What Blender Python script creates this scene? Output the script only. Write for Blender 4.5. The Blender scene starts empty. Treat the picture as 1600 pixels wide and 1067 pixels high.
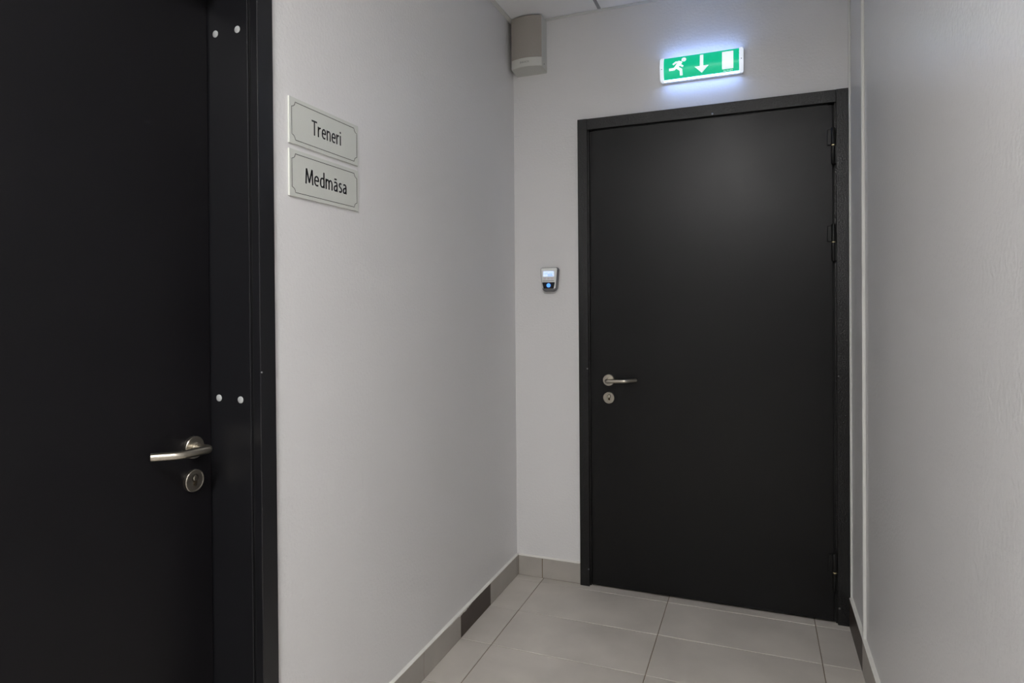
import bpy, bmesh, math, random
from mathutils import Vector, Matrix
random.seed(7)
SC = bpy.context.scene
COL = SC.collection
PI = math.pi

# ------------------------------------------------------------------ camera
cam = bpy.data.cameras.new('camera')
camo = bpy.data.objects.new('camera', cam)
COL.objects.link(camo)
SC.camera = camo
cam.sensor_fit = 'HORIZONTAL'
cam.sensor_width = 36.0
cam.lens = 988.349 / 1600 * 36.0
cam.shift_y = -(533.5 - 489.62) / 1600
cam.clip_start = 0.02
YAW, PITCH, ROLL = 0.37089, -0.00694, 0.00749
fw = Vector((-math.sin(YAW) * math.cos(PITCH), math.cos(YAW) * math.cos(PITCH), math.sin(PITCH)))
rt = Vector((math.cos(YAW), math.sin(YAW), 0))
up = rt.cross(fw)
# image rolls: verticals lean to the right going down
r2 = rt * math.cos(ROLL) + up * (-math.sin(ROLL)) * -1 * -1
u2 = up * math.cos(ROLL) + rt * math.sin(ROLL)
M = Matrix((r2, u2, -fw)).transposed().to_4x4()
M.translation = Vector((1.12945, -2.94940, 1.32246))
camo.matrix_world = M

# ------------------------------------------------------------------ world and exposure
w = bpy.data.worlds.new('world')
SC.world = w
w.use_nodes = True
w.node_tree.nodes['Background'].inputs[0].default_value = (0, 0, 0, 1)
SC.view_settings.view_transform = 'Standard'
SC.view_settings.look = 'None'
SC.view_settings.exposure = 0.0
SC.view_settings.gamma = 1.0
SC.view_settings.use_curve_mapping = False
LAMP = 74.0          # ceiling light above and behind the camera
EXITW = 13.0         # exit sign diffuser
CH = 2.725          # ceiling height
XR = 1.488          # right wall
YB = -6.2           # far end of the corridor, behind the camera

# ------------------------------------------------------------------ materials
MATS = {}
def srgb(r, g, b):
    f = lambda c: (c / 255 / 12.92) if c / 255 <= 0.04045 else ((c / 255 + 0.055) / 1.055) ** 2.4
    return (f(r), f(g), f(b), 1)

def mat(name, col, rough=0.5, metal=0.0, var=0.0, vscale=4.0, bump=0.0, bscale=200.0, bdist=0.001,
        spec=0.5, emit=None, estr=0.0, rvar=0.0, perobj=0.0, detail=3.0, stretch=None):
    m = bpy.data.materials.new(name)
    m.use_nodes = True
    nt = m.node_tree
    b = nt.nodes['Principled BSDF']
    b.inputs['Base Color'].default_value = col
    b.inputs['Roughness'].default_value = rough
    b.inputs['Metallic'].default_value = metal
    b.inputs['Specular IOR Level'].default_value = spec
    if emit:
        b.inputs['Emission Color'].default_value = emit
        b.inputs['Emission Strength'].default_value = estr
    L = nt.links.new
    N = nt.nodes.new
    tc = N('ShaderNodeTexCoord')
    vec = tc.outputs['Object']
    if perobj:
        oi = N('ShaderNodeObjectInfo')
        mul = N('ShaderNodeMath'); mul.operation = 'MULTIPLY'; mul.inputs[1].default_value = 37.0
        L(oi.outputs['Random'], mul.inputs[0])
        add = N('ShaderNodeVectorMath'); add.operation = 'ADD'
        L(vec, add.inputs[0]); L(mul.outputs[0], add.inputs[1])
        vec = add.outputs[0]
    if stretch:
        mp = N('ShaderNodeMapping'); mp.inputs['Scale'].default_value = stretch
        L(vec, mp.inputs['Vector']); vec = mp.outputs['Vector']
    if var or perobj:
        no = N('ShaderNodeTexNoise')
        no.inputs['Scale'].default_value = vscale
        no.inputs['Detail'].default_value = 5
        L(vec, no.inputs['Vector'])
        mr = N('ShaderNodeMapRange')
        mr.inputs['From Min'].default_value = 0.3; mr.inputs['From Max'].default_value = 0.7
        mr.inputs['To Min'].default_value = 1 - var; mr.inputs['To Max'].default_value = 1 + var
        L(no.outputs['Fac'], mr.inputs['Value'])
        val = mr.outputs['Result']
        if perobj:
            m2 = N('ShaderNodeMapRange')
            m2.inputs['To Min'].default_value = 1 - perobj; m2.inputs['To Max'].default_value = 1 + perobj
            L(oi.outputs['Random'], m2.inputs['Value'])
            m3 = N('ShaderNodeMath'); m3.operation = 'MULTIPLY'
            L(val, m3.inputs[0]); L(m2.outputs['Result'], m3.inputs[1])
            val = m3.outputs[0]
        mx = N('ShaderNodeVectorMath'); mx.operation = 'SCALE'
        mx.inputs[0].default_value = col[:3]
        L(val, mx.inputs['Scale'])
        L(mx.outputs[0], b.inputs['Base Color'])
        if rvar:
            m4 = N('ShaderNodeMapRange')
            m4.inputs['From Min'].default_value = 0.3; m4.inputs['From Max'].default_value = 0.7
            m4.inputs['To Min'].default_value = rough - rvar; m4.inputs['To Max'].default_value = rough + rvar
            L(no.outputs['Fac'], m4.inputs['Value'])
            L(m4.outputs['Result'], b.inputs['Roughness'])
    if bump:
        nb = N('ShaderNodeTexNoise')
        nb.inputs['Scale'].default_value = bscale
        nb.inputs['Detail'].default_value = detail
        L(vec, nb.inputs['Vector'])
        bp = N('ShaderNodeBump')
        bp.inputs['Strength'].default_value = bump
        bp.inputs['Distance'].default_value = bdist
        L(nb.outputs['Fac'], bp.inputs['Height'])
        L(bp.outputs['Normal'], b.inputs['Normal'])
    MATS[name] = m
    return m

mat('wall_paint', srgb(224, 223, 223), 0.35, spec=0.36, var=0.012, vscale=1.5, bump=0.6, bscale=100, bdist=0.0018, rvar=0.02, detail=2)
mat('ceiling_tile', srgb(246, 246, 246), 0.85, var=0.01, vscale=3, bump=0.2, bscale=400, bdist=0.0006)
mat('white_profile', srgb(222, 222, 218), 0.4)
mat('grey_profile', srgb(150, 152, 156), 0.45)
mat('caulk', srgb(226, 224, 218), 0.5, var=0.04, vscale=40, bump=0.3, bscale=120, bdist=0.001)
mat('floor_tile', srgb(192, 186, 178), 0.42, var=0.10, vscale=5.0, bump=0.08, bscale=500, bdist=0.0005, perobj=0.025, rvar=0.05)
mat('skirting_tile', srgb(170, 165, 158), 0.45, var=0.06, vscale=9, bump=0.08, bscale=500, bdist=0.0005, perobj=0.04)
mat('brown_tile', srgb(62, 51, 45), 0.42, var=0.10, vscale=14, bump=0.08, bscale=500, bdist=0.0005, perobj=0.03)
mat('grout', srgb(112, 98, 80), 0.9, var=0.15, vscale=12, bump=0.3, bscale=300)
mat('screed', srgb(120, 112, 100), 0.9, var=0.1, vscale=6)
mat('black_leaf', srgb(13, 13, 14), 0.33, spec=0.28, bump=0.3, bscale=300, bdist=0.0009, var=0.06, vscale=3, rvar=0.03)
mat('black_leaf_smooth', srgb(16, 15, 18), 0.40, spec=0.25, bump=0.12, bscale=500, bdist=0.0006, var=0.06, vscale=3, rvar=0.03)
mat('black_frame', srgb(14, 14, 15), 0.25, spec=0.45, bump=0.75, bscale=250, bdist=0.0018, detail=2)
mat('black_frame_smooth', srgb(24, 24, 27), 0.36, bump=0.10, bscale=420, bdist=0.0006, var=0.05, vscale=5)
mat('black_rubber', srgb(12, 12, 12), 0.6)
mat('black_steel', srgb(9, 9, 9), 0.4, spec=0.35)
mat('brass', srgb(205, 190, 150), 0.3, metal=0.6)
mat('steel', srgb(186, 180, 168), 0.30, metal=1.0, bump=0.05, bscale=900, bdist=0.0003, var=0.06, vscale=60)
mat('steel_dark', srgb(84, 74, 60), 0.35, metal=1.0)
mat('cap_plastic', srgb(184, 186, 186), 0.5)
mat('screw_steel', srgb(150, 150, 150), 0.3, metal=1.0)
mat('plate_core', srgb(232, 234, 226), 0.4)
mat('plate_face', srgb(206, 208, 202), 0.38, var=0.01, vscale=20)
mat('ink', srgb(22, 22, 24), 0.5)
mat('speaker_body', srgb(206, 206, 200), 0.5, bump=0.05, bscale=600, bdist=0.0004)
mat('speaker_grille', srgb(164, 158, 150), 0.75, var=0.06, vscale=500, bump=0.7, bscale=900, bdist=0.0012)
mat('badge_ink', srgb(120, 120, 118), 0.5)
mat('sign_tray', srgb(235, 237, 238), 0.4)
mat('sign_diffuser', srgb(240, 244, 250), 0.35, emit=(0.32, 0.50, 1.0, 1), estr=EXITW)
mat('sign_cap', srgb(240, 244, 250), 0.35, emit=(0.80, 0.88, 1.0, 1), estr=0.62)
mat('sign_green', srgb(0, 140, 95), 0.3, emit=srgb(0, 182, 138), estr=0.95)
mat('sign_white', srgb(235, 245, 245), 0.3, emit=(0.86, 0.93, 1.0, 1), estr=0.72)
mat('reader_body', srgb(112, 112, 114), 0.35)
mat('reader_face', srgb(236, 238, 235), 0.35)
mat('reader_black', srgb(10, 14, 26), 0.15)
mat('reader_screen', srgb(200, 215, 245), 0.3, emit=srgb(190, 212, 255), estr=0.85)
mat('reader_lcd', srgb(120, 150, 205), 0.3, emit=srgb(140, 170, 225), estr=0.9)
mat('reader_led', srgb(90, 160, 255), 0.3, emit=(0.10, 0.33, 1.0, 1), estr=1.0)
mat('reader_key', srgb(226, 214, 222), 0.4)
mat('lamp_diffuser', srgb(245, 245, 240), 0.5, emit=(1.0, 0.992, 0.978, 1), estr=LAMP)

# ------------------------------------------------------------------ helpers
ORG = {}
def obj(name, bm, material, parent=None, label=None, smooth=False):
    me = bpy.data.meshes.new(name)
    bmesh.ops.recalc_face_normals(bm, faces=bm.faces[:])
    o = Vector((0, 0, 0))
    if parent is not None:
        o = ORG[parent.name]
        bmesh.ops.translate(bm, vec=-o, verts=bm.verts[:])
    bm.to_mesh(me); bm.free()
    if smooth:
        for p in me.polygons: p.use_smooth = True
        try: me.set_sharp_from_angle(angle=math.radians(38))
        except Exception: pass
    ob = bpy.data.objects.new(name, me)
    COL.objects.link(ob)
    me.materials.append(MATS[material])
    if parent is not None: ob.parent = parent
    ORG[ob.name] = o.copy()
    if label: ob['label'] = label
    return ob

def tag(o, label=None, cat=None, group=None, kind=None):
    if label: o['label'] = label
    if cat: o['category'] = cat
    if group: o['group'] = group
    if kind: o['kind'] = kind
    return o

def empty(name, loc, label=None, cat=None, kind=None, group=None):
    o = bpy.data.objects.new(name, None)
    COL.objects.link(o)
    o.location = loc
    o.empty_display_size = 0.1
    ORG[o.name] = Vector(loc)
    return tag(o, label, cat, group, kind)

def box(bm, x0, x1, y0, y1, z0, z1, bev=0.0, seg=1):
    r = bmesh.ops.create_cube(bm, size=1.0)
    vs = r['verts']
    for v in vs:
        v.co = Vector(((x0 + x1) / 2 + v.co.x * (x1 - x0), (y0 + y1) / 2 + v.co.y * (y1 - y0), (z0 + z1) / 2 + v.co.z * (z1 - z0)))
    if bev:
        es = list({e for v in vs for e in v.link_edges})
        bmesh.ops.bevel(bm, geom=es, offset=bev, segments=seg, affect='EDGES', profile=0.5)
    return bm

def bx(*a, **k):
    return box(bmesh.new(), *a, **k)

def prism(poly, mapf, d0, d1, bm=None):
    """extrude a 2-D outline; mapf(a, b, d) gives the point"""
    bm = bm or bmesh.new()
    A = [bm.verts.new(mapf(a, b, d0)) for a, b in poly]
    B = [bm.verts.new(mapf(a, b, d1)) for a, b in poly]
    bm.faces.new(A); bm.faces.new(B[::-1])
    n = len(poly)
    for i in range(n):
        bm.faces.new((A[i], A[(i + 1) % n], B[(i + 1) % n], B[i]))
    return bm

def loft(rings, bm=None):
    bm = bm or bmesh.new()
    R = [[bm.verts.new(p) for p in r] for r in rings]
    n = len(R[0])
    for a, b in zip(R, R[1:]):
        for i in range(n):
            bm.faces.new((a[i], a[(i + 1) % n], b[(i + 1) % n], b[i]))
    bm.faces.new(R[0]); bm.faces.new(R[-1][::-1])
    return bm

def rounded(corners, r, n=5):
    """round the corners of a 2-D polygon; r is one radius or one for each corner"""
    out = []
    N = len(corners)
    for i, c in enumerate(corners):
        rr = r[i] if isinstance(r, (list, tuple)) else r
        p = Vector(corners[i - 1]); q = Vector(corners[(i + 1) % N]); c = Vector(c)
        a = (p - c).normalized(); b = (q - c).normalized()
        ang = a.angle(b)
        t = rr / math.tan(ang / 2)
        s, e = c + a * t, c + b * t
        ce = c + (a + b).normalized() * (rr / math.sin(ang / 2))
        va, vb = s - ce, e - ce
        for k in range(n + 1):
            f = k / n
            v = (va * (1 - f) + vb * f).normalized() * rr
            out.append(tuple(ce + v))
    return out

def fillet(points, radii, n=7):
    P = [Vector(p) for p in points]
    out = [P[0]]
    for i in range(1, len(P) - 1):
        c = P[i]; a = (P[i - 1] - c).normalized(); b = (P[i + 1] - c).normalized()
        r = radii[i - 1]; ang = a.angle(b)
        t = r / math.tan(ang / 2)
        ce = c + (a + b).normalized() * (r / math.sin(ang / 2))
        va, vb = c + a * t - ce, c + b * t - ce
        tot = va.angle(vb)
        for k in range(n + 1):
            f = k / n
            v = (va * math.sin((1 - f) * tot) + vb * math.sin(f * tot)) / math.sin(tot)
            out.append(ce + v)
    out.append(P[-1])
    return out

def tube(path, r, n=16, bm=None, ref=Vector((0, 0, 1)), chamfer=0.0012):
    rings = []
    for i, p in enumerate(path):
        d = (path[min(i + 1, len(path) - 1)] - path[max(i - 1, 0)]).normalized()
        a = d.cross(ref).normalized(); b = a.cross(d)
        def ring(c, rad): return [c + a * rad * math.cos(2 * PI * k / n) + b * rad * math.sin(2 * PI * k / n) for k in range(n)]
        if i == 0: rings.append(ring(p, r - chamfer))
        if i == 0: rings.append(ring(p + d * chamfer, r))
        elif i == len(path) - 1: rings.append(ring(p - d * chamfer, r))
        else: rings.append(ring(p, r))
        if i == len(path) - 1: rings.append(ring(p, r - chamfer))
    return loft(rings, bm)

def lathe(profile, origin, axis, n=40, bm=None):
    """profile = [(radius, height along axis)]"""
    axis = Vector(axis).normalized()
    ref = Vector((0, 0, 1)) if abs(axis.z) < 0.9 else Vector((1, 0, 0))
    a = axis.cross(ref).normalized(); b = axis.cross(a)
    o = Vector(origin)
    return loft([[o + axis * h + (a * math.cos(2 * PI * k / n) + b * math.sin(2 * PI * k / n)) * max(r, 1e-5) for k in range(n)] for r, h in profile], bm)

def text_mesh(s, height, width=None, offset=0.0):
    """lettering as a flat bmesh in the XY plane, cap height = height, base line at 0, starts at x = 0"""
    cu = bpy.data.curves.new('lettering', 'FONT')
    cu.body = s
    cu.size = 1.0
    cu.offset = offset
    cu.resolution_u = 3
    t = bpy.data.objects.new('lettering', cu)
    COL.objects.link(t)
    dg = bpy.context.evaluated_depsgraph_get()
    dg.update()
    me = bpy.data.meshes.new_from_object(t.evaluated_get(dg))
    bm = bmesh.new(); bm.from_mesh(me)
    bpy.data.objects.remove(t); bpy.data.meshes.remove(me); bpy.data.curves.remove(cu)
    # cap height of this face from a capital letter
    cu = bpy.data.curves.new('lettering', 'FONT'); cu.body = 'T'; cu.size = 1.0
    t = bpy.data.objects.new('lettering', cu); COL.objects.link(t)
    dg = bpy.context.evaluated_depsgraph_get(); dg.update()
    me = bpy.data.meshes.new_from_object(t.evaluated_get(dg))
    cap = max(v.co.y for v in me.vertices)
    bpy.data.objects.remove(t); bpy.data.meshes.remove(me); bpy.data.curves.remove(cu)
    x0 = min(v.co.x for v in bm.verts); x1 = max(v.co.x for v in bm.verts)
    sy = height / cap
    sx = (width / (x1 - x0)) if width else sy
    for v in bm.verts:
        v.co = Vector(((v.co.x - x0) * sx, v.co.y * sy, 0))
    return bm

def smooth_line(pts, n=5):
    P = [Vector(p) for p in pts]
    if len(P) < 3: return P
    out = []
    for i in range(len(P) - 1):
        a, b, c, d = P[max(i - 1, 0)], P[i], P[i + 1], P[min(i + 2, len(P) - 1)]
        for k in range(n):
            t = k / n
            out.append(0.5 * ((2 * b) + (c - a) * t + (2 * a - 5 * b + 4 * c - d) * t * t + (3 * b - a - 3 * c + d) * t ** 3))
    out.append(P[-1])
    return out
STEM = ('l', [(0.06, 0), (0.06, 0.70)])
GLYPH = {   # pen strokes of a condensed humanist sans; cap height 1
    'T': (0.60, [('l', [(0.0, 0.942), (0.60, 0.942)]), ('l', [(0.30, 0.95), (0.30, 0)])]),
    'r': (0.37, [STEM, ('c', [(0.06, 0.36), (0.10, 0.52), (0.20, 0.625), (0.34, 0.640)])]),
    'n': (0.50, [STEM, ('c', [(0.06, 0.44), (0.12, 0.575), (0.23, 0.642), (0.35, 0.595), (0.405, 0.43), (0.405, 0.25), (0.405, 0)])]),
    'e': (0.50, [('l', [(0.08, 0.365), (0.445, 0.365)]), ('c', [(0.425, 0.335), (0.425, 0.47), (0.36, 0.60), (0.25, 0.645), (0.14, 0.59), (0.08, 0.47), (0.065, 0.34), (0.085, 0.19), (0.16, 0.085), (0.27, 0.050), (0.41, 0.075)])]),
    'i': (0.15, [STEM, ('d', (0.06, 0.905))]),
    'M': (0.76, [('l', [(0.055, 0), (0.105, 1.0)]), ('l', [(0.115, 1.0), (0.375, 0.10)]), ('l', [(0.365, 0.10), (0.635, 1.0)]), ('l', [(0.645, 1.0), (0.70, 0)])]),
    'd': (0.50, [('l', [(0.415, 0), (0.415, 1.06)]), ('c', [(0.41, 0.56), (0.34, 0.625), (0.25, 0.645), (0.14, 0.60), (0.08, 0.48), (0.065, 0.34), (0.08, 0.20), (0.14, 0.09), (0.23, 0.052), (0.33, 0.09), (0.41, 0.20)])]),
    'm': (0.78, [STEM, ('c', [(0.06, 0.44), (0.11, 0.575), (0.20, 0.642), (0.305, 0.600), (0.365, 0.43), (0.365, 0.25), (0.365, 0)]),
                 ('c', [(0.365, 0.44), (0.415, 0.575), (0.50, 0.642), (0.61, 0.600), (0.675, 0.43), (0.675, 0.25), (0.675, 0)])]),
    'a': (0.45, [('c', [(0.075, 0.595), (0.15, 0.635), (0.22, 0.645), (0.315, 0.605), (0.36, 0.47), (0.36, 0.25), (0.36, 0)]), ('c', [(0.36, 0.405), (0.23, 0.395), (0.11, 0.335), (0.065, 0.205), (0.09, 0.095), (0.17, 0.052), (0.27, 0.09), (0.36, 0.20)])]),
    's': (0.40, [('c', [(0.325, 0.605), (0.22, 0.645), (0.13, 0.61), (0.09, 0.52), (0.125, 0.43), (0.22, 0.36), (0.31, 0.285), (0.340, 0.185), (0.29, 0.085), (0.19, 0.052), (0.065, 0.090)])]),
}
GLYPH['\u0101'] = (GLYPH['a'][0], GLYPH['a'][1] + [('l', [(0.085, 0.85), (0.335, 0.85)])])
def pen_text(s, height, width, pen=0.132, gap=0.075):
    """lettering drawn with a pen of even width, flat in XY, scaled to the given cap height and total width"""
    bm = bmesh.new(); x = 0.0
    for ch in s:
        adv, strokes = GLYPH[ch]
        for kind, pts in strokes:
            if kind == 'd':
                bm.faces.new([bm.verts.new((x + pts[0] + 0.078 * math.cos(2 * PI * k / 14), pts[1] + 0.078 * math.sin(2 * PI * k / 14), 0)) for k in range(14)])
                continue
            P = smooth_line(pts) if kind == 'c' else [Vector(p) for p in pts]
            l, r = [], []
            for i, p in enumerate(P):
                d = (P[min(i + 1, len(P) - 1)] - P[max(i - 1, 0)]).normalized()
                # a little thinner where the pen runs sideways
                wd = pen * (1.0 - 0.16 * abs(d.x)) / 2
                nr = Vector((-d.y, d.x)) * wd
                l.append(bm.verts.new((x + p.x + nr.x, p.y + nr.y, 0))); r.append(bm.verts.new((x + p.x - nr.x, p.y - nr.y, 0)))
            for i in range(len(P) - 1): bm.faces.new((l[i], l[i + 1], r[i + 1], r[i]))
        x += adv + gap
    x0 = min(v.co.x for v in bm.verts); x1 = max(v.co.x for v in bm.verts)
    for v in bm.verts: v.co = Vector(((v.co.x - x0) * width / (x1 - x0), v.co.y * height, 0))
    return bm

def carve(bm, cutter):
    """bm minus cutter, as a new bmesh"""
    obs = []
    for k, b in (('solid', bm), ('cutter', cutter)):
        bmesh.ops.recalc_face_normals(b, faces=b.faces[:])
        me = bpy.data.meshes.new(k); b.to_mesh(me); b.free()
        o = bpy.data.objects.new(k, me); COL.objects.link(o); obs.append(o)
    md = obs[0].modifiers.new('cut', 'BOOLEAN'); md.operation = 'DIFFERENCE'; md.object = obs[1]; md.solver = 'EXACT'
    dg = bpy.context.evaluated_depsgraph_get(); dg.update()
    me = bpy.data.meshes.new_from_object(obs[0].evaluated_get(dg))
    out = bmesh.new(); out.from_mesh(me)
    bpy.data.meshes.remove(me)
    for o in obs:
        m = o.data; bpy.data.objects.remove(o); bpy.data.meshes.remove(m)
    return out

def thicken(bm, vec):
    r = bmesh.ops.extrude_face_region(bm, geom=bm.faces[:])
    bmesh.ops.translate(bm, vec=vec, verts=[e for e in r['geom'] if isinstance(e, bmesh.types.BMVert)])
    return bm

# ================================================================== the setting
# door openings
D1a, D1b, D1h = -1.7015, -2.802, 2.214       # opening of the door in the left wall (Y), height
D2a, D2b, D2h = 0.336, 1.4747, 2.214         # opening of the door in the back wall (X), height

# left wall, an outline with a notch for the door
wl = [(0.2, 0), (D1a, 0), (D1a, D1h), (D1b, D1h), (D1b, 0), (YB - 0.2, 0), (YB - 0.2, CH + 0.2), (0.2, CH + 0.2)]
o = obj('wall_left', prism(wl, lambda a, b, d: (d, a, b), 0.0, -0.22), 'wall_paint')
tag(o, 'light grey satin painted wall carrying the two name plates', 'wall', kind='structure')
wb = [(0.0, 0), (D2a, 0), (D2a, D2h), (D2b, D2h), (D2b, 0), (XR, 0), (XR, CH + 0.2), (0.0, CH + 0.2)]
o = obj('wall_back', prism(wb, lambda a, b, d: (a, d, b), 0.0, 0.2), 'wall_paint')
tag(o, 'light grey end wall around the black exit door', 'wall', kind='structure')
o = obj('wall_right', bx(XR, XR + 0.2, YB - 0.2, 0.2, 0, CH + 0.2), 'wall_paint')
tag(o, 'plain light grey satin wall with a thin white vertical strip', 'wall', kind='structure')
o = obj('wall_front', bx(0.0, XR, YB - 0.2, YB, 0, CH + 0.2), 'wall_paint')
tag(o, 'light grey wall closing the corridor opposite the exit door', 'wall', kind='structure')
# vertical strip and corner bead on the right wall
o = obj('trim_1', bx(XR - 0.0105, XR, -0.378, -0.360, 0.1225, CH - 0.001, bev=0.0015), 'white_profile')
tag(o, 'thin white vertical strip on the right wall beside the exit door', 'trim', kind='structure')
o = obj('trim_2', bx(1.4802, XR, -0.024, -0.0, 0.121, CH - 0.001, bev=0.002), 'white_profile')
tag(o, 'narrow white corner bead between exit door frame and right wall', 'trim', kind='structure')

# floor: a screed slab in grout colour, tiles as pieces
fl = obj('floor', bx(-0.24, XR + 0.02, YB - 0.1, 0.12, -0.06, -0.0022), 'grout')
tag(fl, 'beige grey rectangular porcelain tile floor with thin brown joints', 'floor', kind='structure')
TX, TY, TPX, TPY, JG = 0.14277, -0.05911, 0.602, 0.3029, 0.0029
xs = [-0.21] + [TX + TPX * i for i in range(0, 3)] + [XR + 0.004]
ys = [0.10] + [TY - TPY * j for j in range(0, 21)]
TILE = {}
def tile_mesh(sx, sy, sz, key, material, bev=0.0012):
    k = (key, round(sx, 4), round(sy, 4), round(sz, 4))
    if k not in TILE:
        bm = bx(-sx / 2, sx / 2, -sy / 2, sy / 2, -sz / 2, sz / 2, bev=bev)
        me = bpy.data.meshes.new(key); bmesh.ops.recalc_face_normals(bm, faces=bm.faces[:]); bm.to_mesh(me); bm.free()
        me.materials.append(MATS[material]); TILE[k] = me
    return TILE[k]
def piece(name, me, parent, loc):
    ob = bpy.data.objects.new(name, me); COL.objects.link(ob)
    ob.parent = parent; ob.location = Vector(loc) - ORG[parent.name]
    ORG[ob.name] = Vector(loc)
    return ob
for i in range(len(xs) - 1):
    for j in range(len(ys) - 1):
        x0, x1, y1, y0 = xs[i] + JG / 2, xs[i + 1] - JG / 2, ys[j] - JG / 2, ys[j + 1] + JG / 2
        if i == 0:
            # the strip along the left wall: only under the doorway does it run on through
            inside = (y0 < D1a and y1 > D1b)
            if not inside: x0 = 0.0
        if j == 0:
            y1 = 0.0 if i == 0 else y1
        if i == len(xs) - 2: x1 = XR
        dz = random.uniform(-0.0003, 0.0003)
        piece('floor_tile', tile_mesh(x1 - x0, y1 - y0, 0.009, 'floor_tile', 'floor_tile'), fl, ((x0 + x1) / 2, (y0 + y1) / 2, -0.0045 + dz * 0.5 - 0.0002))

# skirting: tiles on edge
def skirting(name, label, a0, joints, face, height, axis, back, dark, g=0.0016, mats=('skirting_tile', 'brown_tile')):
    """a row of tiles along an axis; face = proud plane, back = wall plane"""
    root = empty(name, ((0, 0, 0)), label, 'baseboard', 'structure')
    pts = [a0] + joints
    for k in range(len(pts) - 1):
        lo, hi = sorted((pts[k], pts[k + 1])); lo += g / 2; hi -= g / 2
        m = mats[1] if k in dark else mats[0]
        t0, t1 = sorted((face, back))
        if axis == 'Y':
            piece('skirting_tile', tile_mesh(t1 - t0, hi - lo, height, m, m, 0.001), root, ((t0 + t1) / 2, (lo + hi) / 2, height / 2 + 0.0005))
        else:
            piece('skirting_tile', tile_mesh(hi - lo, t1 - t0, height, m, m, 0.001), root, ((lo + hi) / 2, (t0 + t1) / 2, height / 2 + 0.0005))
    return root
jl = [-0.0285] + [-0.3595 - 0.3025 * k for k in range(0, 5)]
jl = [y for y in jl if y > -1.66] + [-1.6965]
bl = skirting('baseboard_left', 'grey tile skirting with one dark brown tile along left wall', -0.0, jl, 0.010, 0.0985, 'Y', 0.0002, {2})
jl2 = [-2.9 - 0.3025 * k for k in range(1, 11)] + [YB]
skirting('baseboard_front', 'grey tile skirting of the left wall past the open side of the door', -2.858, jl2, 0.010, 0.0985, 'Y', 0.0002, set())
bb = skirting('baseboard_back', 'two grey skirting tiles beside the exit door frame', 0.0108, [0.1362, 0.3303], -0.010, 0.0975, 'X', -0.0002, set(), 0.0034)
jr = [-0.3695 - 0.3025 * k for k in range(0, 20)]
jr = [y for y in jr if y > YB] + [YB]
br = skirting('baseboard_right', 'tall tile skirting along the right wall, dark brown next to the exit door', -0.0225, jr, 1.4755, 0.1205, 'Y', XR - 0.0002, {0})
obj('joint_filler', bx(1.4762, XR - 0.001, YB, -0.024, 0.0, 0.1195), 'grout', br)
obj('joint_filler', bx(0.0006, 0.0093, -1.696, -0.0005, 0.0, 0.0975), 'grout', bl)
obj('joint_filler', bx(0.0112, 0.330, -0.0093, -0.0006, 0.0, 0.0965), 'grout', bb)

def caulk_strip(along, sgn_face, wallp, zt, mapf, parent, ragged):
    """white filler between skirting top and wall: triangular bead with an uneven lower edge"""
    bm = bmesh.new(); prev = None
    for i, t in enumerate(along):
        drop = random.uniform(0.0, 0.0009)
        for (a, b, amt) in ragged:
            if a > t > b:
                s = math.sin((a - t) / (a - b) * PI)
                drop += amt * s * random.uniform(0.55, 1.0)
        f = abs(sgn_face - wallp)
        sg = 1 if sgn_face > wallp else -1
        pr = [(wallp, zt + 0.0045), (wallp + sg * f * 0.55, zt + 0.0024), (wallp + sg * (f + 0.0006), zt + 0.0006), (wallp + sg * (f + 0.0007), zt - 0.0012 - drop), (wallp + sg * (f - 0.001), zt - 0.0012 - drop), (wallp, zt - 0.001)]
        ring = [bm.verts.new(mapf(p, t, z)) for p, z in pr]
        if prev:
            n = len(ring)
            for k in range(n): bm.faces.new((prev[k], prev[(k + 1) % n], ring[(k + 1) % n], ring[k]))
        else: bm.faces.new(ring)
        prev = ring
    bm.faces.new(prev[::-1])
    return obj('caulk_bead', bm, 'caulk', parent, 'white uneven filler bead on top of the skirting')
caulk_strip([-0.011 - 0.0075 * k for k in range(0, 225)], 0.010, 0.0, 0.099, lambda p, t, z: (p, t, z), bl, [(-0.56, -0.72, 0.008), (-0.70, -0.80, 0.004)])
caulk_strip([0.011 + 0.0085 * k for k in range(0, 38)], -0.010, 0.0, 0.098, lambda p, t, z: (t, p, z), bb, [])
caulk_strip([-0.026 - 0.02 * k for k in range(0, 150)], 1.4755, XR, 0.121, lambda p, t, z: (p, t, z), br, [])

# ceiling: slab above, suspended panels on a metal grid
ce = obj('ceiling', bx(-0.0, XR, YB, 0.0, CH + 0.07, CH + 0.16), 'screed')
tag(ce, 'white suspended panel ceiling on a metal grid', 'ceiling', kind='structure')
gx = [0.0, 0.4425, 1.0425, XR]
gy = [0.0] + [-0.505 - 0.6 * k for k in range(0, 10)] + [YB]
LAMPS = [(5, 6)]          # rows taken up by the long light, right half of the middle lane
XT = 0.7425
ROWS = {r for l in LAMPS for r in l}
for i in range(3):
    for j in range(len(gy) - 1):
        x0, x1, y1, y0 = gx[i] + 0.002, (XT if i == 1 and j in ROWS else gx[i + 1]) - 0.002, gy[j] - 0.002, gy[j + 1] + 0.002
        piece('ceiling_panel', tile_mesh(x1 - x0, y1 - y0, 0.014, 'ceiling_panel', 'ceiling_tile'), ce, ((x0 + x1) / 2, (y0 + y1) / 2, CH + 0.0098))
for x in gx[1:-1]:
    obj('tee_bar', bx(x - 0.0075, x + 0.0075, YB + 0.02, -0.0275, CH, CH + 0.0025, bev=0.0006), 'grey_profile', ce)
for a, b in LAMPS:
    obj('tee_bar', bx(XT - 0.0075, XT + 0.0075, gy[b + 1] + 0.0085, gy[a] - 0.0085, CH, CH + 0.0025, bev=0.0006), 'white_profile', ce)
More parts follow.
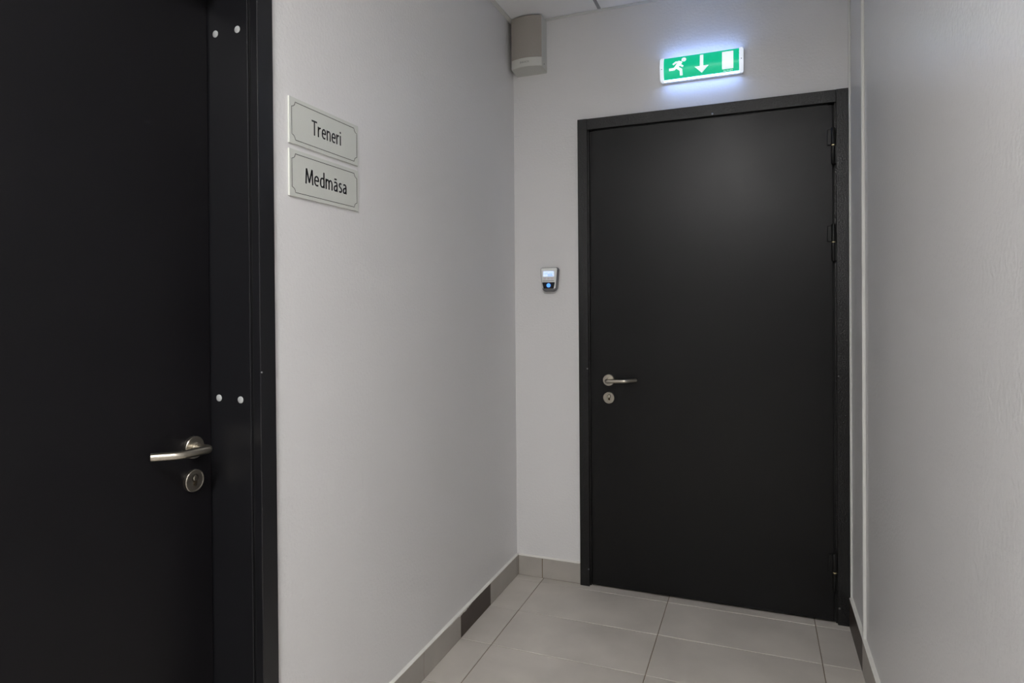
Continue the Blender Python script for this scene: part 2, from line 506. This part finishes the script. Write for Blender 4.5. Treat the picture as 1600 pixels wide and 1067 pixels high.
for k, y in enumerate(gy[1:-1]):
    for i in range(3):
        xe = XT if (i == 1 and any(a == k for a, b in LAMPS)) else gx[i + 1]
        obj('tee_bar', bx(gx[i] + (0.0085 if i else 0.022), xe - (0.0085 if i < 2 else 0.022), y - 0.0075, y + 0.0075, CH, CH + 0.0025, bev=0.0006), 'white_profile', ce)
for nm, a in (('x', (0.0, 0.022, YB, 0.0)), ('x', (XR - 0.022, XR, YB, 0.0)), ('y', (0.022, XR - 0.022, -0.022, 0.0))):
    obj('wall_angle', bx(a[0], a[1], a[2], a[3], CH - 0.0012, CH + 0.0012, bev=0.0004), 'white_profile', ce)

# ================================================================== doors
def lever_handle(parent, origin, out, along, reach=0.138):
    """round rose with a bent tube lever; out = away from the leaf, along = where the lever points"""
    o, out, al = Vector(origin), Vector(out), (Vector(along) + Vector((0, 0, 0.035))).normalized()
    h = obj('handle', tube(fillet([o + out * 0.006, o + out * 0.058, o + out * 0.058 + al * (reach - 0.042), o + out * 0.018 + al * reach], [0.0135, 0.030]), 0.0096, 20), 'steel', parent, 'brushed steel lever', smooth=True)
    obj('rose', lathe([(0.0, 0.0), (0.0268, 0.0), (0.0268, 0.0085), (0.0258, 0.0097), (0.0, 0.0097)], o, out), 'steel', h, smooth=True)
    obj('collar', lathe([(0.0, 0.009), (0.0125, 0.009), (0.0125, 0.0155), (0.0113, 0.0165), (0.0, 0.0165)], o, out, 28), 'steel', h, smooth=True)
    return h
def lock(parent, origin, out, side):
    """round escutcheon with a profile cylinder"""
    o, out, sd = Vector(origin), Vector(out), Vector(side)
    upv = Vector((0, 0, 1))
    # profile cylinder: round head and narrow tail
    poly = []
    R, wd, tail = 0.0083, 0.0049, 0.0195
    a0 = math.asin(wd / R)
    n = 18
    for k in range(n + 1):
        a = -PI / 2 + a0 + (2 * PI - 2 * a0) * k / n
        poly.append((R * math.cos(a), R * math.sin(a) + 0.0065))
    for k in range(0, 9):
        a = PI + PI * k / 8
        poly.append((wd * math.cos(a), wd * math.sin(a) - tail + 0.0065 + wd))
    f = lambda a, b, d: o + sd * a + upv * b + out * d
    big = [(a * 1.14, (b + 0.003) * 1.10 - 0.003) for a, b in poly]
    disc = lathe([(0.0, 0.0), (0.0268, 0.0), (0.0268, 0.0085), (0.0258, 0.0097), (0.0235, 0.0097), (0.0230, 0.0092), (0.0, 0.0092)], o, out)
    e = obj('lock_escutcheon', carve(disc, prism(big, f, 0.0006, 0.02)), 'steel', parent, 'brushed steel escutcheon', smooth=True)
    obj('cylinder', prism(poly, f, 0.0004, 0.0020), 'steel_dark', e)
    plug = lathe([(0.0, 0.0015), (0.0066, 0.0015), (0.0066, 0.0100), (0.0058, 0.0106), (0.0, 0.0106)], o + upv * 0.0065, out, 24)
    slot = [(-0.0009, 0.0020), (0.0009, 0.0020), (0.0009, 0.0108), (-0.0009, 0.0108)]
    obj('cylinder_plug', carve(plug, prism(slot, f, 0.0045, 0.02)), 'steel', e, smooth=True)
    return e
def screw(parent, origin, out, r=0.0034):
    return obj('screw', lathe([(0.0, -0.0005), (r, -0.0005), (r, 0.0008), (r * 0.75, 0.002), (r * 0.3, 0.0026), (0.0, 0.0026)], origin, out, 16), 'screw_steel', parent, smooth=True)

# ---- door_1: recessed in the left wall
d1 = empty('door_1', (0, (D1a + D1b) / 2, 0), 'black recessed door with steel lever next to the name plates', 'door', 'structure')
FX = 0.012; Y1, Y2 = -1.6974, -1.7499           # casing of the far jamb
N1, N2 = -2.8066, -2.7541                        # near jamb
LX = -0.1436                                     # face of the leaf
HB, HT = 2.1675, 2.2200
def jamb(y_out, y_in, name='frame_jamb'):
    s = 1 if y_out > y_in else -1
    # L section: face on the wall, return into the opening, ending at a groove
    sec = [(FX, y_out), (FX, y_in), (-0.0105, y_in), (-0.0105, y_in + s * 0.012), (0.0003, y_in + s * 0.012), (0.0003, y_out)]
    bm = prism(sec, lambda a, b, d: (a, b, d), 0.0, HT)
    es = [e for e in bm.edges if abs(e.verts[0].co.z - e.verts[1].co.z) > 1]
    bmesh.ops.bevel(bm, geom=es, offset=0.0018, segments=2, affect='EDGES', profile=0.5)
    return obj(name, bm, 'black_frame_smooth', d1)
def lining(y_in, y_wall):
    s = 1 if y_wall > y_in else -1
    sec = [(-0.0185, y_in), (LX - 0.05, y_in), (LX - 0.05, y_wall - s * 0.001), (-0.0185, y_wall - s * 0.001)]
    bm = prism(sec, lambda a, b, d: (a, b, d), 0.0, HB)
    es = [e for e in bm.edges if abs(e.verts[0].co.z - e.verts[1].co.z) > 1]
    bmesh.ops.bevel(bm, geom=es, offset=0.0018, segments=2, affect='EDGES', profile=0.5)
    return obj('jamb_lining', bm, 'black_frame_smooth', d1)
jf = jamb(Y1, Y2); jamb(N1, N2)
lf = lining(Y2, D1a); lining(N2, D1b)
obj('seal', bx(-0.0185, -0.0105, Y2 + 0.006, Y2 + 0.012, 0.0, HB), 'black_rubber', d1)
obj('frame_head', bx(0.0003, FX, N2 + 0.0002, Y2 - 0.0002, HB, HT, bev=0.001), 'black_frame_smooth', d1)
obj('head_lining', bx(LX - 0.05, -0.0185, N2 + 0.0005, Y2 - 0.0005, HB, D1h - 0.001, bev=0.001), 'black_frame_smooth', d1)
lf1 = obj('leaf', bx(LX - 0.045, LX, N2 + 0.004, Y2 - 0.0035, 0.008, HB - 0.004, bev=0.0012), 'black_leaf_smooth', d1)
# unseen panel added behind the leaf so that its edge gaps stay dark
obj('gap_blackout', bx(LX - 0.056, LX - 0.0455, N2 + 0.001, Y2 - 0.001, 0.0, HB - 0.001), 'black_frame_smooth', d1)
for x, z in ((-0.1190, 2.0083), (-0.0492, 2.0080), (-0.1195, 1.1070), (-0.0508, 1.1053)):
    obj('screw_cap', lathe([(0.0, -0.0004), (0.0085, -0.0004), (0.0085, 0.0008), (0.0075, 0.0014), (0.0, 0.0016)], (x, Y2, z), (0, -1, 0), 24), 'cap_plastic', lf, 'round light grey plastic screw cap', smooth=True)
screw(jf, (FX, Y2 + 0.0035, 1.174), (1, 0, 0), 0.0026)
lever_handle(d1, (LX, -1.8095, 0.9950), (1, 0, 0), (0, -1, 0), 0.128)
lock(d1, (LX, -1.8105, 0.9150), (1, 0, 0), (0, 1, 0))

# ---- door_2: the exit door in the back wall
d2 = empty('door_2', ((D2a + D2b) / 2, 0, 0), 'black steel exit door with lever and hinges in the end wall', 'door', 'structure')
FY = -0.022
A0, A1, B1, B0 = 0.3317, 0.3772, 1.4338, 1.4790
LFY = -0.016
def jamb2(xo, xi):
    s = 1 if xi > xo else -1
    # face, short return, rebate step behind the leaf edge
    sec = [(xo, -0.0004), (xo, FY), (xi, FY), (xi, -0.006), (xi + s * 0.006, -0.006), (xi + s * 0.006, 0.03), (xi + s * 0.028, 0.03), (xi + s * 0.028, 0.12), (xo + s * 0.0055, 0.12), (xo + s * 0.0055, -0.0004)]
    bm = prism(sec, lambda a, b, d: (a, b, d), 0.0, HT)
    es = [e for e in bm.edges if abs(e.verts[0].co.z - e.verts[1].co.z) > 1]
    bmesh.ops.bevel(bm, geom=es, offset=0.0009, segments=2, affect='EDGES', profile=0.5)
    return obj('frame_jamb', bm, 'black_frame', d2)
D2L = A1; D2R = B1
ja = jamb2(A0, A1); jb = jamb2(B0, B1)
HB2 = 2.1685
hd = obj('frame_head', bx(A1 + 0.0008, B1 - 0.0008, FY + 0.0006, -0.0004, HB2, HT - 0.0004, bev=0.001), 'black_frame', d2)
obj('head_rebate', bx(A1 + 0.028, B1 - 0.028, -0.0003, 0.12, HB2 + 0.006 - 0.012, D2h - 0.001), 'black_frame', d2)
leaf2 = obj('leaf', bx(0.3930, 1.4205, LFY, 0.029, 0.012, 2.1585, bev=0.0012), 'black_leaf', d2)
obj('gap_seal', bx(0.3845, 0.3905, 0.004, 0.029, 0.0, HB2 - 0.006), 'black_rubber', d2)
obj('gap_seal', bx(1.4230, 1.4278, 0.004, 0.029, 0.0, HB2 - 0.006), 'black_rubber', d2)
obj('threshold', bx(0.386, 1.427, 0.03, 0.118, 0.0, 0.014, bev=0.002), 'black_steel', d2)
obj('caulk_bead', bx(A0 - 0.0035, A0, -0.004, -0.0003, 0.1015, HT, bev=0.001), 'caulk', d2, 'thin white sealant line along the frame')
for z0, z1, z2 in ((1.9117, 1.9895, 2.062), (1.5102, 1.5895, 1.6635), (0.1418, 0.2186, 0.2958)):
    hx, hy = 1.4215, -0.0285
    h = obj('hinge', lathe([(0.0, 0.0), (0.0064, 0.0), (0.0078, 0.0015), (0.0078, z2 - z1 - 0.0055), (0.0060, z2 - z1 - 0.0018), (0.0, z2 - z1 - 0.0015)], (hx, hy, z1 + 0.002), (0, 0, 1), 20), 'black_steel', d2, 'black steel lift-off hinge', smooth=True)
    obj('knuckle', lathe([(0.0, 0.0), (0.0055, 0.0), (0.0078, 0.003), (0.0078, z1 - z0 - 0.0035), (0.0064, z1 - z0 - 0.002), (0.0, z1 - z0 - 0.002)], (hx, hy, z0), (0, 0, 1), 20), 'black_steel', h, smooth=True)
    obj('washer', lathe([(0.0, 0.0), (0.0070, 0.0), (0.0070, 0.0040), (0.0, 0.0040)], (hx, hy, z1 - 0.0020), (0, 0, 1), 20), 'brass', h, 'pale brass washer ring', smooth=True)
    obj('hinge_flap', bx(hx - 0.0215, hx - 0.002, hy + 0.004, LFY + 0.0005, z1 + 0.003, z2 - 0.006, bev=0.0015), 'black_steel', h)
    obj('hinge_flap', bx(hx + 0.002, B1 + 0.001, hy + 0.005, FY - 0.0005 + 0.004, z0 + 0.003, z1 - 0.004, bev=0.001), 'black_steel', h)
lever_handle(d2, (0.4753, LFY, 0.9855), (0, -1, 0), (1, 0, 0), 0.130)
lock(d2, (0.4760, LFY, 0.9027), (0, -1, 0), (1, 0, 0))
screw(hd, (0.9457, FY + 0.0006, 2.1760), (0, -1, 0), 0.0042)
screw(ja, (0.3730, FY, 1.0365), (0, -1, 0)); screw(ja, (0.3730, FY, 0.0814), (0, -1, 0))
screw(jb, (1.4390, FY, 1.0336), (0, -1, 0)); screw(jb, (1.4400, FY, 0.0690), (0, -1, 0), 0.0044)

# ================================================================== things on the walls
# ---- name plates
def name_plate(y0, y1, z0, z1, text, ty, tw, base, cap, label):
    t = empty('name_plate', (0.0, (y0 + y1) / 2, z0), label, 'sign', group='name plates on the left wall')
    obj('backing', bx(0.0002, 0.0042, y0, y1, z0, z1, bev=0.0005), 'plate_core', t)
    obj('face', bx(0.0040, 0.0050, y0 + 0.0012, y1 - 0.0004, z0 + 0.0006, z1 - 0.0006), 'plate_face', t)
    # thin frame line with scooped corners
    a0, a1, b0, b1, r, lw = y0 + 0.0095, y1 - 0.0075, z0 + 0.0105, z1 - 0.0115, 0.0130, 0.00075
    pts = []
    for (cx, cz, s) in ((a0, b0, 0), (a1, b0, 1), (a1, b1, 2), (a0, b1, 3)):
        st = {0: PI / 2, 1: PI, 2: 1.5 * PI, 3: 0}[s]
        for k in range(9):
            a = st - (PI / 2) * k / 8
            pts.append((cx + r * math.cos(a), cz + r * math.sin(a)))
    bm = bmesh.new()
    n = len(pts)
    inn, outt = [], []
    for i in range(n):
        p = Vector(pts[i]); d = (Vector(pts[(i + 1) % n]) - Vector(pts[i - 1])).normalized()
        nn = Vector((-d.y, d.x)) * lw
        inn.append(p + nn); outt.append(p - nn)
    for lo, hi in ((0.0050, 0.0053),):
        A = [bm.verts.new((hi, q.x, q.y)) for q in inn]; B = [bm.verts.new((hi, q.x, q.y)) for q in outt]
        Cc = [bm.verts.new((lo, q.x, q.y)) for q in inn]; Dd = [bm.verts.new((lo, q.x, q.y)) for q in outt]
        for i in range(n):
            j = (i + 1) % n
            bm.faces.new((A[i], A[j], B[j], B[i])); bm.faces.new((A[i], Cc[i], Cc[j], A[j])); bm.faces.new((B[i], B[j], Dd[j], Dd[i]))
    obj('border_line', bm, 'ink', t, 'thin black frame line with scooped corners')
    bm = pen_text(text, cap, tw)
    for v in bm.verts: v.co = Vector((0.0050, ty + v.co.x, base + v.co.y))
    thicken(bm, Vector((0.0003, 0, 0)))
    obj('lettering', bm, 'ink', t, 'black lettering ' + text)
name_plate(-1.633, -1.331, 1.7577, 1.8783, 'Treneri', -1.5445, 0.1290, 1.7990, 0.0405, 'silver grey name plate reading Treneri, above the other plate')
name_plate(-1.634, -1.332, 1.6205, 1.7433, 'Medm\u0101sa', -1.5726, 0.1816, 1.6620, 0.0410, 'silver grey name plate reading Medm\u0101sa, below the other plate')

# ---- exit sign
ex = empty('exit_sign', (0.90, 0.0, 2.342), 'illuminated green exit sign with running man and arrow above the door', 'exit sign')
X0, X1, Z0, Z1 = 0.7245, 1.0760, 2.3400, 2.4400
def front(v):                      # depth of the bowed front at height fraction v
    return -0.044 - 0.015 * (1 - (2 * v - 1) ** 2)
obj('tray', bx(X0 + 0.003, X1 - 0.003, -0.023, -0.0003, Z0 - 0.0005, Z1 + 0.0005, bev=0.002), 'sign_tray', ex)
prof = [(-0.0232, Z0 + 0.001)] + [(front(k / 14), Z0 + 0.001 + (Z1 - Z0 - 0.002) * k / 14) for k in range(15)] + [(-0.0232, Z1 - 0.001)]
obj('diffuser', prism(prof, lambda a, b, d: (d, a, b), X0 + 0.016, X1 - 0.016), 'sign_diffuser', ex, 'glowing white diffuser', smooth=True)
pc = [(-0.0232, Z0 - 0.0012)] + [(front(k / 14) - 0.0022, Z0 - 0.0012 + (Z1 - Z0 + 0.0024) * k / 14) for k in range(15)] + [(-0.0232, Z1 + 0.0012)]
for a, b in ((X0, X0 + 0.0165), (X1 - 0.0165, X1)):
    bm = prism(pc, lambda p, q, d: (d, p, q), a, b)
    es = [e for e in bm.edges if abs(e.verts[0].co.x - e.verts[1].co.x) < 1e-5 and (abs(e.verts[0].co.x - X0) < 1e-4 or abs(e.verts[0].co.x - X1) < 1e-4)]
    bmesh.ops.bevel(bm, geom=es, offset=0.006, segments=4, affect='EDGES', profile=0.5)
    cap_ = obj('end_cap', bm, 'sign_cap', ex, smooth=True)
    xm = (a + b) / 2
    obj('screw', lathe([(0.0, 0.0), (0.0024, 0.0), (0.0024, 0.0012), (0.0, 0.0012)], (xm, front(0.5) - 0.0016, (Z0 + Z1) / 2 - 0.002), (0, -1, 0), 12), 'steel_dark', cap_)  # flat dark disc, its colour standing in for the shade of a screw hole
PX0, PX1, PZ0, PZ1 = X0 + 0.0166, X1 - 0.0166, Z0 + 0.0022, Z1 - 0.0012
def on_front(u, v, lift):
    z = PZ0 + (PZ1 - PZ0) * v
    return Vector((PX0 + (PX1 - PX0) * u, front((z - Z0) / (Z1 - Z0)) - lift, z))
def panel_grid(lift):
    bm = bmesh.new(); rows = []
    for k in range(17):
        rows.append([bm.verts.new(on_front(u, k / 16, lift)) for u in (0, 1)])
    for a, b in zip(rows, rows[1:]): bm.faces.new((a[0], a[1], b[1], b[0]))
    return thicken(bm, Vector((0, 0.0006, 0)))
film = obj('green_film', panel_grid(0.0008), 'sign_green', ex, 'translucent green film', smooth=True)
ASP = (PX1 - PX0) / (PZ1 - PZ0)
def decal(bm2d, lift):
    """bm2d: flat outline mesh in (u, v); cut in thin bands so that it follows the bow"""
    for k in range(1, 16):
        bmesh.ops.bisect_plane(bm2d, geom=bm2d.verts[:] + bm2d.edges[:] + bm2d.faces[:], plane_co=(0, k / 16, 0), plane_no=(0, 1, 0))
    for v in bm2d.verts: v.co = on_front(v.co.x, v.co.y, lift)
    return bm2d
def poly2d(pts, bm=None):
    bm = bm or bmesh.new()
    bm.faces.new([bm.verts.new((a, b, 0)) for a, b in pts])
    return bm
def stroke(pts, wd, bm, taper=1.0):
    """mitred band along points in (u, v); wd in units of the panel height"""
    P = [Vector((a * ASP, b)) for a, b in pts]
    L_, R_ = [], []
    for i, p in enumerate(P):
        if i == 0: d = (P[1] - p).normalized(); nrm = Vector((-d.y, d.x))
        elif i == len(P) - 1: d = (p - P[i - 1]).normalized(); nrm = Vector((-d.y, d.x))
        else:
            d1_ = (p - P[i - 1]).normalized(); d2_ = (P[i + 1] - p).normalized()
            n1 = Vector((-d1_.y, d1_.x)); n2 = Vector((-d2_.y, d2_.x)); nrm = (n1 + n2).normalized(); nrm = nrm / max(0.5, nrm.dot(n1))
        ww = wd / 2 * (1 + (taper - 1) * i / (len(P) - 1))
        L_.append(p + nrm * ww); R_.append(p - nrm * ww)
    V = lambda q: bm.verts.new((q.x / ASP, q.y, 0))
    l = [V(q) for q in L_]; r = [V(q) for q in R_]
    for i in range(len(P) - 1): bm.faces.new((l[i], l[i + 1], r[i + 1], r[i]))
man = bmesh.new()
poly2d([(0.275 + 0.105 * math.cos(2 * PI * k / 20) / ASP, 0.815 + 0.105 * math.sin(2 * PI * k / 20)) for k in range(20)], man)
stroke([(0.248, 0.705), (0.170, 0.725), (0.128, 0.625)], 0.088, man)
stroke([(0.232, 0.740), (0.172, 0.470)], 0.20, man, 0.8)
stroke([(0.225, 0.690), (0.222, 0.585), (0.266, 0.485)], 0.085, man)
stroke([(0.190, 0.545), (0.142, 0.415), (0.076, 0.412)], 0.115, man)
stroke([(0.172, 0.500), (0.236, 0.350), (0.240, 0.115)], 0.120, man)
obj('running_man', decal(man, 0.0011), 'sign_white', film, 'white running man symbol')
arr = poly2d([(0.490, 0.930), (0.535, 0.930), (0.535, 0.395), (0.606, 0.395), (0.5125, 0.110), (0.419, 0.395), (0.490, 0.395)])
bmesh.ops.triangulate(arr, faces=arr.faces[:])
obj('arrow', decal(arr, 0.0011), 'sign_white', film, 'white arrow pointing down')
obj('door_symbol', decal(poly2d([(0.780, 0.910), (0.924, 0.910), (0.924, 0.125), (0.780, 0.125)]), 0.0011), 'sign_white', film, 'white upright rectangle')
bm = text_mesh('ALTUM', 0.045, 0.120)
for v in bm.verts: v.co = Vector((0.792 + v.co.x, 0.035 + v.co.y, 0))
obj('maker_lettering', decal(bm, 0.0011), 'sign_white', film)

# ---- loudspeaker in the corner
sp = empty('loudspeaker', (0.097, 0.0, 2.472), 'beige wall loudspeaker with curved grille tucked under the ceiling corner', 'loudspeaker')
S0, S1, SZ0, SZ1, SD, SB = 0.0205, 0.1752, 2.4715, 2.7225, 0.078, 0.020
def sarc(t, lift=0.0):
    return -SD - SB * (1 - (2 * t - 1) ** 2) - lift
def outline(inset=0.0, lift=0.0, n=14):
    return [(S0 + inset + (S1 - S0 - 2 * inset) * k / n, sarc((inset + (S1 - S0 - 2 * inset) * k / n) / (S1 - S0), lift)) for k in range(n + 1)]
pl = outline() + [(S1, -0.0005), (S0, -0.0005)]
bm = loft([[(a, b, SZ0 + 0.0095 * min(1, -b / SD)) for a, b in pl], [(a, b, SZ1) for a, b in pl]])
obj('cabinet', bm, 'speaker_body', sp, smooth=True)
def curved(z0, z1, inset, lift, material, name, label=None):
    ol = outline(inset, lift); bk = [(a, b + 0.004 + lift) for a, b in outline(inset, 0.0)][::-1]
    ring = ol + bk
    return obj(name, loft([[(a, b, z0) for a, b in ring], [(a, b, z1) for a, b in ring]]), material, sp, label, smooth=True)
curved(2.5235, SZ1 - 0.001, 0.0008, 0.0022, 'speaker_grille', 'grille', 'grey beige woven grille')
band = curved(2.4825, 2.5228, 0.0006, 0.0016, 'speaker_body', 'front_band', 'off white curved lower band')
bm = text_mesh('BOSCH', 0.0088, 0.034)
ring_c = 0.0485
for v in bm.verts: v.co.x += 0.0615
bm2 = bmesh.new()
n = 24
for ra, rb in ((0.0048, 0.0039),):
    A = [bm2.verts.new((0.0540 + ra * math.cos(2 * PI * k / n), 0.0044 + ra * math.sin(2 * PI * k / n), 0)) for k in range(n)]
    B = [bm2.verts.new((0.0540 + rb * math.cos(2 * PI * k / n), 0.0044 + rb * math.sin(2 * PI * k / n), 0)) for k in range(n)]
    for k in range(n): bm2.faces.new((A[k], A[(k + 1) % n], B[(k + 1) % n], B[k]))
for x0, x1, y0, y1 in ((0.0520, 0.0530, 0.0016, 0.0072), (0.0550, 0.0560, 0.0016, 0.0072), (0.0530, 0.0550, 0.0039, 0.0049)):
    bm2.faces.new([bm2.verts.new((a, b, 0)) for a, b in ((x0, y0), (x1, y0), (x1, y1), (x0, y1))])
for b_, nm in ((bm, 'maker_lettering'), (bm2, 'emblem')):
    for v in b_.verts:
        x = v.co.x
        v.co = Vector((S0 + x, sarc(x / (S1 - S0), 0.0016) - 0.0004, 2.4985 + v.co.y))
    obj(nm, b_, 'badge_ink', band)
obj('screw', lathe([(0.0, 0.0), (0.0025, 0.0), (0.0025, 0.001), (0.0, 0.001)], (S1, -0.045, 2.500), (1, 0, 0), 12), 'steel_dark', sp)

# ---- fingerprint reader
rd = empty('access_reader', (0.186, 0.0, 1.408), 'small silver fingerprint reader with lit screen on the back wall', 'reader')
RC, RZ0, RZ1 = 0.1890, 1.4060, 1.5210
def rsec(wt, wb_, z0, z1, r, n=6, bow=0.0):
    return rounded([(RC - wb_ / 2, z0), (RC + wb_ / 2, z0), (RC + wt / 2, z1), (RC - wt / 2, z1)], r, n)
def rl(secs, material, name, parent, label=None):
    return obj(name, loft([[(a, y, b) for a, b in s] for s, y in secs]), material, parent, label, smooth=True)
rl([(rsec(0.086, 0.066, RZ0 + 0.003, RZ1 - 0.003, [0.020, 0.020, 0.011, 0.011]), -0.0003), (rsec(0.094, 0.073, RZ0 - 0.001, RZ1 + 0.001, [0.022, 0.022, 0.012, 0.012]), -0.010),
    (rsec(0.095, 0.074, RZ0 - 0.002, RZ1 + 0.002, [0.022, 0.022, 0.012, 0.012]), -0.020), (rsec(0.091, 0.070, RZ0, RZ1 + 0.001, [0.020, 0.020, 0.011, 0.011]), -0.030), (rsec(0.084, 0.062, RZ0 + 0.004, RZ1 - 0.001, [0.018, 0.018, 0.010, 0.010]), -0.034)], 'reader_body', 'housing', rd, 'dark grey housing')
fa = rl([(rsec(0.084, 0.065, RZ0 + 0.013, RZ1 - 0.001, 0.008), -0.0325), (rsec(0.083, 0.064, RZ0 + 0.013, RZ1 - 0.0015, 0.008), -0.0362), (rsec(0.080, 0.061, RZ0 + 0.015, RZ1 - 0.003, 0.007), -0.0375)], 'reader_face', 'faceplate', rd, 'silver faceplate')
RX = RC - 0.0015
def flat(name, x0, x1, z0, z1, material, parent, y=-0.0375, t=0.0006, r=0.0012, label=None):
    return obj(name, prism(rounded([(x0, z0), (x1, z0), (x1, z1), (x0, z1)], r, 3), lambda a, b, d: (a, d, b), y + 0.0005, y - t), material, parent, label)
sc_ = flat('screen', RX - 0.0265, RX + 0.0270, 1.4780, 1.5035, 'reader_screen', fa, label='lit pale blue screen')
for (a, b, c, d_) in ((-0.022, -0.004, 1.4935, 1.4955), (0.004, 0.022, 1.4935, 1.4955), (-0.006, 0.020, 1.4865, 1.4895), (-0.022, -0.010, 1.4865, 1.4880), (-0.004, 0.022, 1.4800, 1.4835)):
    flat('screen_line', RX + a, RX + b, c, d_, 'reader_lcd', sc_, y=-0.0381, t=0.0003, r=0.0005)
for kx in (-0.0175, 0.0, 0.0175):
    flat('key', RX + kx - 0.0055, RX + kx + 0.0055, 1.4640, 1.4720, 'reader_key', fa, t=0.0012, r=0.002)
flat('status_line', RX - 0.029, RX + 0.028, 1.4560, 1.4580, 'reader_body', fa, t=0.0003, r=0.0006)
win = obj('sensor_window', prism(rounded([(RX - 0.0255, 1.4195), (RX + 0.0255, 1.4195), (RX + 0.0320, 1.4500), (RX - 0.0320, 1.4500)], 0.002, 3), lambda a, b, d: (a, d, b), -0.036, -0.0386), 'reader_black', fa, 'glossy black sensor window')
obj('light_ring', lathe([(0.0042, 0.0), (0.0102, 0.0), (0.0102, 0.0011), (0.0092, 0.0016), (0.0048, 0.0016), (0.0042, 0.0011)], (RX + 0.0005, -0.0383, 1.4352), (0, -1, 0), 28), 'reader_led', win, 'glowing blue ring', smooth=True)

# ---- recessed ceiling light behind the camera (the corridor's own lamp)
for k, (i, j) in enumerate(LAMPS):
    x0, x1, y1, y0 = XT + 0.003, gx[2] - 0.003, gy[i] - 0.003, gy[j + 1] + 0.003
    la = empty('ceiling_light_offscreen', ((x0 + x1) / 2, (y0 + y1) / 2, CH), 'long recessed ceiling light in the panel grid of the corridor', 'ceiling light')
    bm = bmesh.new()
    for a in ((x0, x0 + 0.02, y0, y1), (x1 - 0.02, x1, y0, y1), (x0 + 0.02, x1 - 0.02, y0, y0 + 0.02), (x0 + 0.02, x1 - 0.02, y1 - 0.02, y1)):
        box(bm, a[0], a[1], a[2], a[3], CH + 0.003, CH + 0.03)
    obj('light_frame', bm, 'white_profile', la)
    obj('diffuser', bx(x0 + 0.02, x1 - 0.02, y0 + 0.02, y1 - 0.02, CH + 0.008, CH + 0.012), 'lamp_diffuser', la)
